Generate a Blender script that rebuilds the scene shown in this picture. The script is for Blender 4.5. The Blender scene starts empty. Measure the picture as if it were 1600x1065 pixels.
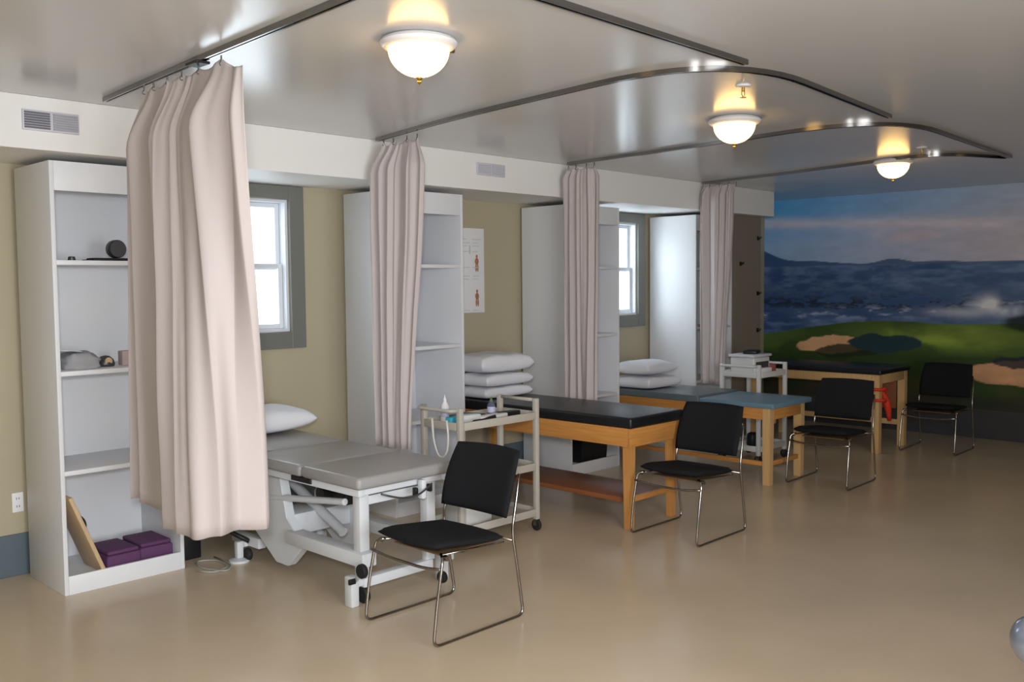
import bpy, bmesh, math, random
import numpy as np
from mathutils import Vector, Matrix, noise
random.seed(7)
C = bpy.context.scene.collection
SC = bpy.context.scene
PI = math.pi

# ------------------------------------------------------------------ camera
F_PX, YAW, PITCH, ROLL, CAM_H = 1466.77, 0.7696, 0.0603, -0.0092, 1.6
fw = Vector((math.cos(YAW)*math.cos(PITCH), math.sin(YAW)*math.cos(PITCH), -math.sin(PITCH)))
rt = fw.cross(Vector((0, 0, 1))).normalized(); up = rt.cross(fw)
r2 = rt*math.cos(ROLL)+up*math.sin(ROLL); u2 = -rt*math.sin(ROLL)+up*math.cos(ROLL)
cam = bpy.data.cameras.new('camera'); cam.sensor_width = 36; cam.lens = F_PX/1600*36
cam.clip_start = 0.05; cam.clip_end = 200
co = bpy.data.objects.new('camera', cam); C.objects.link(co)
M = Matrix.Identity(4)
for i in range(3):
    M[i][0] = r2[i]; M[i][1] = u2[i]; M[i][2] = -fw[i]
M.translation = Vector((0, 0, CAM_H)); co.matrix_world = M
SC.camera = co
SC.view_settings.view_transform = 'Standard'; SC.view_settings.look = 'None'
SC.view_settings.gamma = 1; SC.view_settings.exposure = 0.54
SC.view_settings.use_curve_mapping = False

# ------------------------------------------------------------------ world: bright overcast day beyond the windows, dimmer open end of the room behind
W = bpy.data.worlds.new('world'); SC.world = W; W.use_nodes = True
nt = W.node_tree; nt.nodes.clear()
tc = nt.nodes.new('ShaderNodeTexCoord'); sx = nt.nodes.new('ShaderNodeSeparateXYZ')
mr = nt.nodes.new('ShaderNodeMapRange'); mr.inputs['From Min'].default_value = -0.05; mr.inputs['From Max'].default_value = 0.3
mr.inputs['To Min'].default_value = 0.60; mr.inputs['To Max'].default_value = 2.1
bg = nt.nodes.new('ShaderNodeBackground'); bg.inputs['Color'].default_value = (0.86, 0.94, 1.0, 1)
wo = nt.nodes.new('ShaderNodeOutputWorld')
nt.links.new(tc.outputs['Generated'], sx.inputs[0]); nt.links.new(sx.outputs['Y'], mr.inputs['Value'])
nt.links.new(mr.outputs[0], bg.inputs['Strength']); nt.links.new(bg.outputs[0], wo.inputs[0])

def lamp(name, kind, loc, energy, color, size=0.1, aim=None, sy=None):
    l = bpy.data.lights.new(name, kind); l.energy = energy; l.color = color
    if kind == 'AREA':
        l.size = size
        if sy: l.shape = 'RECTANGLE'; l.size_y = sy
    else: l.shadow_soft_size = size
    o = bpy.data.objects.new(name, l); C.objects.link(o); o.location = loc
    if aim is not None:
        d = Vector(aim)-Vector(loc); o.rotation_euler = d.to_track_quat('-Z', 'Y').to_euler()
    return o
# the camera's own flash and a big soft fill lamp added behind it
fl = lamp('camera_flash', 'SPOT', (-0.05, 0.0, 1.80), 225, (0.97, 0.98, 1.0), 0.10, aim=(2.75, 2.9, 1.0))
fl.data.spot_size = math.radians(88); fl.data.spot_blend = 1.0
lamp('window_wall_daylight', 'AREA', (0.9, -1.9, 1.40), 135, (0.95, 0.975, 1.0), 2.6, aim=(1.1, 3.0, 1.1), sy=1.6)
# daylight falling in through the two small windows
lamp('window_daylight', 'AREA', (3.2, 6.0, 1.85), 3, (0.85, 0.94, 1.0), 0.9, aim=(3.3, 3.0, 0.6), sy=1.0)
lamp('window_daylight', 'AREA', (7.15, 6.0, 1.85), 13, (0.85, 0.94, 1.0), 0.9, aim=(7.5, 4.0, 1.1), sy=1.0)

# ------------------------------------------------------------------ materials
def mat(name, col, rough=0.5, metal=0.0, emit=None, estr=0.0, spec=0.5, bump=None, var=None, coat=0.0, sheen=0.0, trans=0.0, ior=1.45, grain=None):
    m = bpy.data.materials.new(name); m.use_nodes = True
    n = m.node_tree; b = n.nodes['Principled BSDF']
    b.inputs['Base Color'].default_value = (*col, 1); b.inputs['Roughness'].default_value = rough
    b.inputs['Metallic'].default_value = metal; b.inputs['Specular IOR Level'].default_value = spec
    b.inputs['Coat Weight'].default_value = coat; b.inputs['Sheen Weight'].default_value = sheen
    b.inputs['Transmission Weight'].default_value = trans; b.inputs['IOR'].default_value = ior
    if emit: b.inputs['Emission Color'].default_value = (*emit, 1); b.inputs['Emission Strength'].default_value = estr
    co_ = None
    if bump or var or grain:
        t = n.nodes.new('ShaderNodeTexCoord'); co_ = t.outputs['Object']
    if var:   # (scale, amount): gentle noise in the colour itself
        nz = n.nodes.new('ShaderNodeTexNoise'); nz.inputs['Scale'].default_value = var[0]; nz.inputs['Detail'].default_value = 5
        n.links.new(co_, nz.inputs['Vector'])
        rp = n.nodes.new('ShaderNodeValToRGB')
        rp.color_ramp.elements[0].position = 0.3; rp.color_ramp.elements[1].position = 0.7
        rp.color_ramp.elements[0].color = (*[c*(1-var[1]) for c in col], 1)
        rp.color_ramp.elements[1].color = (*[min(1, c*(1+var[1])) for c in col], 1)
        n.links.new(nz.outputs['Fac'], rp.inputs[0]); n.links.new(rp.outputs[0], b.inputs['Base Color'])
    if grain:  # wood grain stretched along an axis: (scale vector, amount)
        mp = n.nodes.new('ShaderNodeMapping'); mp.inputs['Scale'].default_value = grain[0]
        n.links.new(co_, mp.inputs['Vector'])
        nz = n.nodes.new('ShaderNodeTexNoise'); nz.inputs['Scale'].default_value = 6; nz.inputs['Detail'].default_value = 6
        n.links.new(mp.outputs[0], nz.inputs['Vector'])
        rp = n.nodes.new('ShaderNodeValToRGB')
        rp.color_ramp.elements[0].position = 0.3; rp.color_ramp.elements[1].position = 0.7
        rp.color_ramp.elements[0].color = (*[c*(1-grain[1]) for c in col], 1)
        rp.color_ramp.elements[1].color = (*[min(1, c*(1+grain[1])) for c in col], 1)
        n.links.new(nz.outputs['Fac'], rp.inputs[0]); n.links.new(rp.outputs[0], b.inputs['Base Color'])
    if bump:  # (scale, strength)
        nz = n.nodes.new('ShaderNodeTexNoise'); nz.inputs['Scale'].default_value = bump[0]; nz.inputs['Detail'].default_value = 3
        n.links.new(co_, nz.inputs['Vector'])
        bp = n.nodes.new('ShaderNodeBump'); bp.inputs['Strength'].default_value = bump[1]; bp.inputs['Distance'].default_value = 0.01
        n.links.new(nz.outputs['Fac'], bp.inputs['Height']); n.links.new(bp.outputs[0], b.inputs['Normal'])
    return m

def S(r, g, b):  # sRGB 0-255 -> linear
    return tuple(((c/255)/12.92 if c/255 <= 0.04045 else ((c/255+0.055)/1.055)**2.4) for c in (r, g, b))

m_floor = mat('linoleum', S(207, 188, 162), 0.22, var=(1.6, 0.05), spec=0.5, bump=(3, 0.02))
m_ceil = mat('ceiling_paint', S(206, 206, 207), 0.21, spec=0.65, bump=(2.5, 0.06))
m_wall = mat('tan_paint', S(181, 171, 145), 0.6, var=(2, 0.02))
m_soffit = mat('white_paint', S(240, 239, 236), 0.45)
m_column = mat('taupe_paint', S(140, 128, 112), 0.6)
m_slate = mat('slate_vinyl', S(92, 106, 114), 0.45)
m_char = mat('charcoal_vinyl', S(70, 70, 72), 0.4)
m_trim = mat('grey_trim_paint', S(118, 119, 114), 0.4)
m_vinyl = mat('white_vinyl', S(222, 226, 232), 0.35)
m_cab = mat('white_melamine', S(230, 232, 236), 0.42)
m_cabside = m_cab
m_curtain = mat('curtain_cloth', S(197, 187, 185), 0.85, sheen=0.1, spec=0.2, bump=(220, 0.05))
m_track = mat('aluminium_track', S(140, 138, 136), 0.18, metal=1.0)
m_chrome = mat('chrome', S(158, 153, 148), 0.2, metal=1.0)
m_blackfab = mat('black_fabric', S(29, 30, 33), 0.85, bump=(300, 0.15), spec=0.2)
m_blackvin = mat('black_vinyl', S(27, 28, 31), 0.36, bump=(60, 0.04))
m_black = mat('black_plastic', S(28, 28, 30), 0.45)
m_rubber = mat('black_rubber', S(32, 32, 34), 0.7)
m_bedvin = mat('grey_vinyl', S(156, 155, 154), 0.3, bump=(40, 0.03))
m_bedsteel = mat('white_powder_coat', S(214, 218, 222), 0.35)
m_slatevin = mat('slate_vinyl_pad', S(96, 108, 112), 0.33)
m_bluevin = mat('blue_vinyl_pad', S(106, 136, 154), 0.38)
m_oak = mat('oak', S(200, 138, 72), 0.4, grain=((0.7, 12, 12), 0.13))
m_oaky = mat('oak_along', S(200, 138, 72), 0.4, grain=((12, 0.7, 12), 0.13))
m_oakz = mat('oak_upright', S(204, 146, 82), 0.4, grain=((12, 12, 0.7), 0.10))
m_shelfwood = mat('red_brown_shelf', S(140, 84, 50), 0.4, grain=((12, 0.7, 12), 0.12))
m_birch = mat('birch', S(212, 172, 118), 0.4, grain=((12, 12, 0.8), 0.08))
m_pillow = mat('white_cotton', S(230, 231, 236), 0.8, bump=(18, 0.12), spec=0.25)
m_cartgrey = mat('beige_grey_plastic', S(188, 182, 172), 0.45)
m_cartwhite = mat('white_plastic', S(214, 214, 212), 0.4)
m_purple = mat('purple_foam', S(96, 58, 98), 0.75)
m_board = mat('plywood', S(206, 178, 140), 0.5, grain=((12, 12, 1), 0.08))
m_red = mat('red_band', S(224, 62, 34), 0.6)
m_cyan = mat('cyan_box', S(64, 176, 202), 0.5)
m_paper = mat('paper', S(238, 238, 240), 0.6)
m_greycloth = mat('grey_cloth', S(168, 168, 172), 0.85, bump=(30, 0.3))
m_gunmetal = mat('dark_grey_metal', S(90, 90, 92), 0.4, metal=0.6)
m_dome = mat('glowing_glass', (1, 0.9, 0.75), 0.3, emit=(1.0, 0.58, 0.17), estr=5.5)
m_rim = mat('white_enamel_rim', S(225, 222, 222), 0.3)
m_brass = mat('brass', S(200, 160, 80), 0.25, metal=1)
m_bluegrey = mat('blue_grey_plastic', S(150, 160, 180), 0.16, metal=0.5)
m_palegreen = mat('pale_green_post', S(170, 190, 180), 0.4)
m_flesh = mat('chart_red_brown', S(176, 118, 88), 0.7)
m_lilac = mat('lilac_grey_grille', S(206, 206, 216), 0.5)
m_vent = mat('grey_grille', S(168, 168, 176), 0.5)
m_ventdk = mat('dark_grille', S(110, 110, 116), 0.6)
m_mark = mat('label_ink', S(90, 92, 120), 0.7)
m_green = mat('green_label', S(90, 130, 80), 0.6)

# ------------------------------------------------------------------ mesh helpers
def obj(name, bm, m, parent=None, smooth=False, **kw):
    me = bpy.data.meshes.new(name); bm.normal_update(); bm.to_mesh(me); bm.free()
    if m: me.materials.append(m)
    if smooth:
        for p in me.polygons: p.use_smooth = True
        if smooth != 'all':
            try: me.set_sharp_from_angle(angle=math.radians(38))
            except Exception: pass
    o = bpy.data.objects.new(name, me); C.objects.link(o)
    if parent: o.parent = parent
    return o
def nb(): return bmesh.new()
def box(bm, x0, x1, y0, y1, z0, z1, bev=0.0, seg=2, rot=None, piv=None):
    t = bmesh.new(); bmesh.ops.create_cube(t, size=1)
    for v in t.verts:
        v.co = Vector(((x0+x1)/2+v.co.x*(x1-x0), (y0+y1)/2+v.co.y*(y1-y0), (z0+z1)/2+v.co.z*(z1-z0)))
    if bev: bmesh.ops.bevel(t, geom=t.edges[:]+t.verts[:], offset=bev, segments=seg, profile=0.5, affect='EDGES')
    if rot is not None:
        p = Vector(piv) if piv else Vector(((x0+x1)/2, (y0+y1)/2, (z0+z1)/2))
        for v in t.verts: v.co = p+rot @ (v.co-p)
    merge(bm, t)
def merge(bm, t):
    me = bpy.data.meshes.new('tmp'); t.to_mesh(me); t.free(); bm.from_mesh(me); bpy.data.meshes.remove(me)
def tube(bm, pts, r, n=10, closed=False):
    pts = [Vector(p) for p in pts]; N = len(pts); rings = []; nrm = None
    rr = r if isinstance(r, (list, tuple)) else [r]*N
    for i, p in enumerate(pts):
        a = pts[i-1] if (i > 0 or closed) else p; b = pts[(i+1) % N] if (i < N-1 or closed) else p
        t = (b-a).normalized()
        if nrm is None:
            nrm = t.orthogonal().normalized()
        nrm = (nrm-t*nrm.dot(t)).normalized(); bn = t.cross(nrm)
        rings.append([bm.verts.new(p+rr[i]*(math.cos(2*PI*k/n)*nrm+math.sin(2*PI*k/n)*bn)) for k in range(n)])
    for i in range(N if closed else N-1):
        A, B = rings[i], rings[(i+1) % N]
        for k in range(n): bm.faces.new((A[k], A[(k+1) % n], B[(k+1) % n], B[k]))
    if not closed:
        bm.faces.new(rings[0][::-1]); bm.faces.new(rings[-1])
def fillet(pts, r, n=5):
    pts = [Vector(p) for p in pts]; out = [pts[0]]
    for i in range(1, len(pts)-1):
        a, b, c = pts[i-1], pts[i], pts[i+1]
        d1 = (a-b); d2 = (c-b); rr = min(r, d1.length*0.49, d2.length*0.49)
        p1 = b+d1.normalized()*rr; p2 = b+d2.normalized()*rr
        for k in range(n+1):
            t = k/n; out.append(p1*(1-t)**2+b*2*t*(1-t)+p2*t*t)
    out.append(pts[-1]); return out
def lathe(bm, prof, c=(0, 0, 0), n=28, axis='Z'):
    rings = []
    for r, z in prof:
        ring = []
        for k in range(n):
            a = 2*PI*k/n
            if axis == 'Z': p = (c[0]+r*math.cos(a), c[1]+r*math.sin(a), c[2]+z)
            elif axis == 'Y': p = (c[0]+r*math.cos(a), c[1]+z, c[2]+r*math.sin(a))
            else: p = (c[0]+z, c[1]+r*math.cos(a), c[2]+r*math.sin(a))
            ring.append(bm.verts.new(p))
        rings.append(ring)
    for A, B in zip(rings, rings[1:]):
        for k in range(n): bm.faces.new((A[k], A[(k+1) % n], B[(k+1) % n], B[k]))
    for ring in (rings[0], rings[-1]):
        try: bm.faces.new(ring)
        except Exception: pass
    bmesh.ops.remove_doubles(bm, verts=bm.verts[:], dist=1e-6)
    bmesh.ops.recalc_face_normals(bm, faces=bm.faces[:])
def thing(name, label, cat, loc=(0, 0, 0), rz=0, group=None):
    o = bpy.data.objects.new(name, None); C.objects.link(o); o.empty_display_size = 0.1
    o.location = loc; o.rotation_euler = (0, 0, rz); o['label'] = label; o['category'] = cat
    if group: o['group'] = group
    return o
def tag(o, label, cat, group=None):
    o['label'] = label; o['category'] = cat
    if group: o['group'] = group
    return o
def struct(name, bm, m, parent=None, **k):
    o = obj(name, bm, m, parent, **k)
    if not parent: o['kind'] = 'structure'
    return o
def kids(o): return [c for c in C.objects if c.parent == o]
def dup(root, loc, label, rz=None):
    def rec(o, par):
        c = o.copy(); C.objects.link(c)
        if par: c.parent = par
        for ch in kids(o): rec(ch, c)
        return c
    r = rec(root, None); r.location = loc; r['label'] = label
    if rz is not None: r.rotation_euler = (0, 0, rz)
    return r
def one(name, m, parent=None, smooth=True, **k):   # shorthand: one box mesh
    pass
def rb(name, m, parent, x0, x1, y0, y1, z0, z1, bev=0.004, smooth=True, rot=None, piv=None, seg=2):
    b = nb(); box(b, x0, x1, y0, y1, z0, z1, bev, seg, rot, piv); return obj(name, b, m, parent, smooth=smooth)

# ------------------------------------------------------------------ the room
H, HS, YW, YS, XM = 2.545, 2.285, 5.6, 4.93, 10.08
b = nb(); box(b, -2.5, XM+.1, -2.0, YW+.12, -0.06, 0); struct('floor', b, m_floor)
b = nb(); box(b, -2.5, XM+.1, -2.0, YW+.12, H, H+.08); struct('ceiling', b, m_ceil)
WIN = [(2.92, 3.58, 1.29, 2.19), (6.90, 7.56, 1.29, 2.19)]   # window openings in the long wall
b = nb()
xs = [-2.5, WIN[0][0], WIN[0][1], WIN[1][0], WIN[1][1], XM+.1]
for i in range(5):
    if i % 2 == 0: box(b, xs[i], xs[i+1], YW, YW+.12, 0, H)
    else:
        w = WIN[i//2]; box(b, w[0], w[1], YW, YW+.12, 0, w[2]); box(b, w[0], w[1], YW, YW+.12, w[3], H)
struct('wall_left', b, m_wall)
b = nb(); box(b, XM, XM+.1, -2.0, YW, 0, H); struct('wall_far', b, m_wall)
b = nb(); box(b, 2.4, XM, -2.0, -1.9, 0, H); struct('wall_right', b, m_column)  # unseen wall added so light fades towards the far end; taupe cuts bounce
b = nb(); box(b, -2.5, -2.4, -2.0, YW-.001, 0.001, H-.001); struct('wall_near', b, m_wall)  # unseen wall added to close off world light from the left
b = nb(); box(b, -2.399, 0.4, -2.0, -1.9, 0.001, H-.001); struct('wall_back', b, m_wall)  # unseen blocker, added to keep side light off the shelf units
b = nb(); box(b, -2.5, 9.07, YS, YW-.001, HS, H-.001); struct('trim_1', b, m_soffit)          # boxed-in soffit along the wall
b = nb(); box(b, 8.50, 9.03, 5.06, YW-.001, 0, HS-.001); struct('wall_corner', b, m_column)
b = nb(); box(b, -2.5, 8.499, YW-.013, YW-.0005, 0, 0.235, 0.004); struct('baseboard_left', b, m_slate)
b = nb(); box(b, XM-.013, XM-.0005, -1.9, YW-.014, 0, 0.285, 0.004); struct('baseboard_far', b, m_char)

for i, w in enumerate(WIN):
    x0, x1, z0, z1 = w
    b = nb(); c = .115
    for (a0, a1, c0, c1) in ((x0-c, x0, z0-c, min(z1+c, HS-.003)), (x1, x1+c, z0-c, min(z1+c, HS-.003)), (x0, x1, z1, min(z1+c, HS-.003)), (x0, x1, z0-c, z0)):
        box(b, a0, a1, YW-.028, YW-.0005, c0, c1, 0.004)
    wn = struct('window_%d' % (i+1), b, m_trim)      # the casing carries the sashes and panes
    b = nb()
    for (a0, a1, c0, c1) in ((x0+.001, x0+.02, z0+.001, z1-.001), (x1-.02, x1-.001, z0+.001, z1-.001), (x0+.02, x1-.02, z0+.001, z0+.02), (x0+.02, x1-.02, z1-.02, z1-.001)):
        box(b, a0, a1, YW+.001, YW+.115, c0, c1)
    obj('window_jamb', b, m_vinyl, wn)
    zm = 1.735
    for nm, ya, za, zb in (('upper_sash', YW+.075, zm-.02, z1-.021), ('lower_sash', YW+.045, z0+.021, zm+.02)):
        b = nb(); s = .032
        xa, xb = x0+.021, x1-.021
        box(b, xa, xa+s, ya, ya+.028, za, zb, .003); box(b, xb-s, xb, ya, ya+.028, za, zb, .003)
        box(b, xa+s, xb-s, ya, ya+.028, za, za+s, .003); box(b, xa+s, xb-s, ya, ya+.028, zb-s, zb, .003)
        sh = obj(nm, b, m_vinyl, wn)
        gl = bpy.data.materials.get('window_glass')
        if not gl:
            gl = bpy.data.materials.new('window_glass'); gl.use_nodes = True; n = gl.node_tree; n.nodes.clear()
            tr = n.nodes.new('ShaderNodeBsdfTransparent'); gg = n.nodes.new('ShaderNodeBsdfGlossy'); gg.inputs['Roughness'].default_value = .02
            mx = n.nodes.new('ShaderNodeMixShader'); mx.inputs[0].default_value = .06; ou = n.nodes.new('ShaderNodeOutputMaterial')
            tr.inputs[0].default_value = (.97, .99, 1, 1)
            n.links.new(tr.outputs[0], mx.inputs[1]); n.links.new(gg.outputs[0], mx.inputs[2]); n.links.new(mx.outputs[0], ou.inputs[0])
        b = nb(); box(b, xa+s, xb-s, ya+.012, ya+.016, za+s, zb-s); obj('pane', b, gl, sh)

# ------------------------------------------------------------------ mural: a printed seaside golf landscape on the far wall
def mural():
    y0, y1, z0, z1, d = 1.2, YW-.002, .286, H-.002, .0115
    nu, nv = int((y1-y0)/d)+1, int((z1-z0)/d)+1
    Y = np.linspace(y1, y0, nu)[None, :].repeat(nv, 0); Z = np.linspace(z0, z1, nv)[:, None].repeat(nu, 1)
    rng = np.random.RandomState(3)
    def fbm(Y, Z, sy, sz, oct=4, seed=0):
        r = np.random.RandomState(seed); out = np.zeros_like(Y); amp = 1; tot = 0
        for o in range(oct):
            g = r.rand(64, 64); fy = (Y*sy*2**o+11.3) % 63; fz = (Z*sz*2**o+5.7) % 63
            iy = fy.astype(int); iz = fz.astype(int); ty = fy-iy; tz = fz-iz
            ty = ty*ty*(3-2*ty); tz = tz*tz*(3-2*tz)
            v = (g[iy, iz]*(1-ty)+g[iy+1, iz]*ty)*(1-tz)+(g[iy, iz+1]*(1-ty)+g[iy+1, iz+1]*ty)*tz
            out += amp*v; tot += amp; amp *= .5
        return out/tot
    def L(*c): return np.array(S(*c))
    def sm(a, b, x): t = np.clip((x-a)/(b-a), 0, 1); return t*t*(3-2*t)
    def mix(A, B, t): return A*(1-t[..., None])+B*t[..., None]
    u = np.clip((5.6-Y)/2.8, 0, 1.3)             # 0 at the corner, 1 at the right edge of the photograph
    n1 = fbm(Y, Z, 1.2, 4, 5, 1); n2 = fbm(Y, Z, 6, 22, 4, 2); n3 = fbm(Y, Z, 3, 3, 4, 3)
    # sky
    sky = mix(L(62, 140, 196)*np.ones((*Y.shape, 3)), L(150, 160, 176)*np.ones(3), np.clip(u, 0, 1))
    low = mix(L(120, 150, 185)*np.ones((*Y.shape, 3)), L(165, 160, 168)*np.ones(3), np.clip(u, 0, 1))
    sky = mix(low, sky, sm(1.95, 2.45, Z))
    zc = 2.28-.13*u+.05*(n1-.5)
    cl = np.exp(-((Z-zc)/.065)**2)*sm(.25, .6, n1+.1)*.9
    sky = mix(sky, L(200, 186, 190)*np.ones(3), np.clip(cl, 0, 1)*.6)
    cl2 = np.exp(-((Z-2.08)/.09)**2)*sm(.4, .75, n1)*sm(.1, .6, u)
    sky = mix(sky, L(190, 172, 176)*np.ones(3), np.clip(cl2, 0, 1)*.6)
    col = sky
    # distant hills
    hill = 1.79+.2*np.exp(-((Y-5.75)/.36)**2)+.04*np.exp(-((Y-5.0)/.35)**2)+.05*np.exp(-((Y-4.08)/.18)**2)+.018*np.exp(-((Y-3.62)/.2)**2)+.01*(n3-.5)
    col = mix(col, mix(L(46, 70, 108)*np.ones((*Y.shape, 3)), L(84, 100, 130)*np.ones(3), np.clip(u, 0, 1)), sm(.004, -.004, Z-hill))
    # sea
    sea = mix(L(44, 66, 104)*np.ones((*Y.shape, 3)), L(92, 112, 142)*np.ones(3), sm(.35, .75, n2)*.5+.25*u.clip(0, 1)+.25*sm(.4,.7,n1))
    rocks = sm(.52, .62, n2+.1*np.exp(-((Z-1.35)/.12)**2))*np.exp(-((Z-1.35)/.13)**2)
    sea = mix(sea, L(22, 30, 46)*np.ones(3), np.clip(rocks, 0, 1)*.85)
    foam = sm(.5, .7, n2)*np.exp(-((Z-(1.2+.14*u))/.06)**2)
    sea = mix(sea, L(150, 165, 190)*np.ones(3), np.clip(foam, 0, 1)*.75)
    col = mix(col, sea, sm(.004, -.004, Z-1.775))
    spray = np.exp(-(((Y-3.08)/.14)**2+((Z-1.36)/.075)**2))+.8*np.exp(-(((Y-2.92)/.12)**2+((Z-1.29)/.06)**2))+.45*np.exp(-(((Y-3.4)/.3)**2+((Z-1.27)/.05)**2))
    col = mix(col, L(205, 205, 212)*np.ones(3), np.clip(spray*sm(.25, .6, n3+.15), 0, .9))
    # green headland
    g_top = .99+.17*sm(5.6, 4.5, Y)+.012*np.sin(Y*5)
    g = mix(L(56, 78, 38)*np.ones((*Y.shape, 3)), L(130, 150, 62)*np.ones(3), np.clip(np.exp(-(((Y-3.5)/.75)**2+((Z-1.02)/.11)**2))*1.1+.15*n3, 0, 1))
    g = mix(g, L(40, 56, 30)*np.ones(3), np.clip(sm(.88, .74, Z)+.55*sm(.45, .65, n1)+.3*sm(.5, .7, n3), 0, 1)*.85)
    col = mix(col, g, sm(.006, -.006, Z-g_top+.02*(n2-.5)))
    tree = sm(.0, -.05, np.abs(Z-1.17)-.06-.25*np.clip(2.98-Y, 0, .5))*sm(3.02, 2.9, Y)
    col = mix(col, L(26, 34, 26)*np.ones(3), np.clip(tree+0, 0, 1)*.9)
    # bunkers with dark patches and a lake beside them
    Yo, Zo = Y, Z; Yw = Y+.22*(n3-.5)+.06*(n2-.5); Zw = Z+.07*(fbm(Y, Z, 5, 5, 4, 9)-.5)
    def ell(yc, zc, a, c, rot=0):
        Y, Z = Yw, Zw
        return ((Y-yc)+rot*(Z-zc))**2/a**2+((Z-zc)-rot*.2*(Y-yc))**2/c**2
    sand = L(196, 150, 112)*np.ones(3)*(1)
    e0 = ell(4.45, .83, .95, .16, -.1); col = mix(col, L(46, 62, 32)*np.ones(3), sm(1.1, .7, e0+.5*(n3-.5))*.8)
    e1 = ell(4.72, .90, .42, .10, -.3); col = mix(col, sand*(.7+.5*n3[..., None]), sm(1.05, .92, e1+.3*(n3-.5)))
    e1b = ell(4.58, .835, .40, .075, -.3); col = mix(col, L(34, 42, 28)*np.ones(3), sm(1.05, .92, e1b)*.9)
    e2 = ell(4.16, .93, .40, .095, .12); col = mix(col, L(34, 52, 58)*np.ones(3), sm(1.05, .92, e2+.1*(n3-.5)))
    e3 = ell(2.70, .69, .60, .135, -.28); col = mix(col, sand*(.55+.5*n3[..., None]), sm(1.05, .92, e3+.15*(n3-.5)))
    e4 = ell(2.55, .79, .55, .07, 0); col = mix(col, L(36, 40, 48)*np.ones(3), sm(1.05, .92, e4)*.9)
    rough = sm(.60, .50, Z)*sm(.3, .7, n3); col = mix(col, L(74, 62, 44)*np.ones(3), np.clip(rough, 0, 1)*.7)
    col = mix(col, L(40, 40, 34)*np.ones(3), sm(.50, .36, Z)*.8)
    seam = 1-.05*np.exp(-((Y-4.0)/.004)**2)-.05*np.exp(-((Y-2.75)/.004)**2)
    col = col*(0.82+.22*n2+.14*n3)[..., None]*seam[..., None]*1.95
    X = np.full_like(Y, XM-.004)
    verts = np.stack([X, Y, Z], -1).reshape(-1, 3)
    idx = np.arange(nu*nv).reshape(nv, nu)
    f = np.stack([idx[:-1, :-1], idx[:-1, 1:], idx[1:, 1:], idx[1:, :-1]], -1).reshape(-1, 4)
    # back face and rim so the print has a real thickness
    k = len(verts); bk = np.array([[XM-.0005, y1, z0], [XM-.0005, y0, z0], [XM-.0005, y0, z1], [XM-.0005, y1, z1]])
    verts = np.vstack([verts, bk])
    cr = [int(idx[0, 0]), int(idx[0, -1]), int(idx[-1, -1]), int(idx[-1, 0])]
    faces = f.tolist()+[[k+3, k+2, k+1, k]]+[[cr[i], k+i, k+(i+1) % 4, cr[(i+1) % 4]] for i in range(4)]
    me = bpy.data.meshes.new('mural'); me.from_pydata(verts.tolist(), [], faces)
    ca = me.color_attributes.new('print', 'FLOAT_COLOR', 'POINT')
    cc = np.ones((len(verts), 4), np.float32); cc[:k, :3] = np.clip(col.reshape(-1, 3), 0, 1); cc[k:, :3] = .3
    ca.data.foreach_set('color', cc.ravel())
    m = mat('mural_print', (.5, .5, .5), .42, spec=.35); n = m.node_tree
    at = n.nodes.new('ShaderNodeVertexColor'); at.layer_name = 'print'
    n.links.new(at.outputs[0], n.nodes['Principled BSDF'].inputs['Base Color'])
    me.materials.append(m)
    o = bpy.data.objects.new('wall_mural', me); C.objects.link(o)
    tag(o, 'wall-sized printed mural of sea, sky and a green golf headland on the far wall', 'mural')
mural()

# ------------------------------------------------------------------ ceiling fittings
def ceiling_light():
    t = thing('ceiling_light', 'largest and nearest glowing dome light on the ceiling, above the grey bed', 'ceiling light', (2.39, 2.8, H), group='dome ceiling lights')
    b = nb(); lathe(b, [(.001, 0), (.12, 0), (.142, -.008), (.150, -.020), (.146, -.030), (.13, -.040), (.11, -.042)], n=48)
    obj('rim', b, m_rim, t, smooth=True)
    b = nb(); prof = [(.118*math.cos(a), -.042-.105*math.sin(a)) for a in np.linspace(0, PI/2*.97, 14)]
    lathe(b, prof, n=48); obj('glass_dome', b, m_dome, t, smooth='all')
    b = nb(); lathe(b, [(.004, -.146), (.013, -.149), (.013, -.154), (.006, -.160), (.009, -.166), (.001, -.176)], n=16)
    obj('finial', b, m_brass, t, smooth=True)
    b = nb()
    lathe(b, [(.001, 0), (.009, 0), (.009, .025), (.001, .028)], c=(.138, -.02, -.025), n=12, axis='X'); obj('rim_screw', b, m_gunmetal, t, smooth=True)
    return t
L0 = ceiling_light()
dup(L0, (4.83, 2.88, H), 'middle one of the three glowing dome lights on the ceiling, above the black table')
dup(L0, (7.39, 3.0, H), 'smallest and farthest glowing dome light on the ceiling, nearest the mural')

def sprinkler(x, y, label):
    t = thing('sprinkler_head', label, 'sprinkler', (x, y, H), group='ceiling sprinkler heads')
    b = nb(); lathe(b, [(.001, 0), (.038, 0), (.034, -.008), (.012, -.012), (.001, -.012)], n=20); obj('escutcheon', b, m_rim, t, smooth=True)
    b = nb(); tube(b, [(0, 0, -.01), (0, 0, -.03)], .008); tube(b, [(-.012, 0, -.028), (-.014, 0, -.045), (0, 0, -.058)], .002, 6); tube(b, [(.012, 0, -.028), (.014, 0, -.045), (0, 0, -.058)], .002, 6)
    lathe(b, [(.001, -.058), (.015, -.058), (.015, -.060), (.001, -.060)], n=16); obj('deflector', b, m_brass, t, smooth=True)
sprinkler(4.07, 2.38, 'small sprinkler head on the ceiling by the middle dome light')
sprinkler(6.88, 2.59, 'small brass sprinkler head on the ceiling by the farthest dome light')

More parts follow.
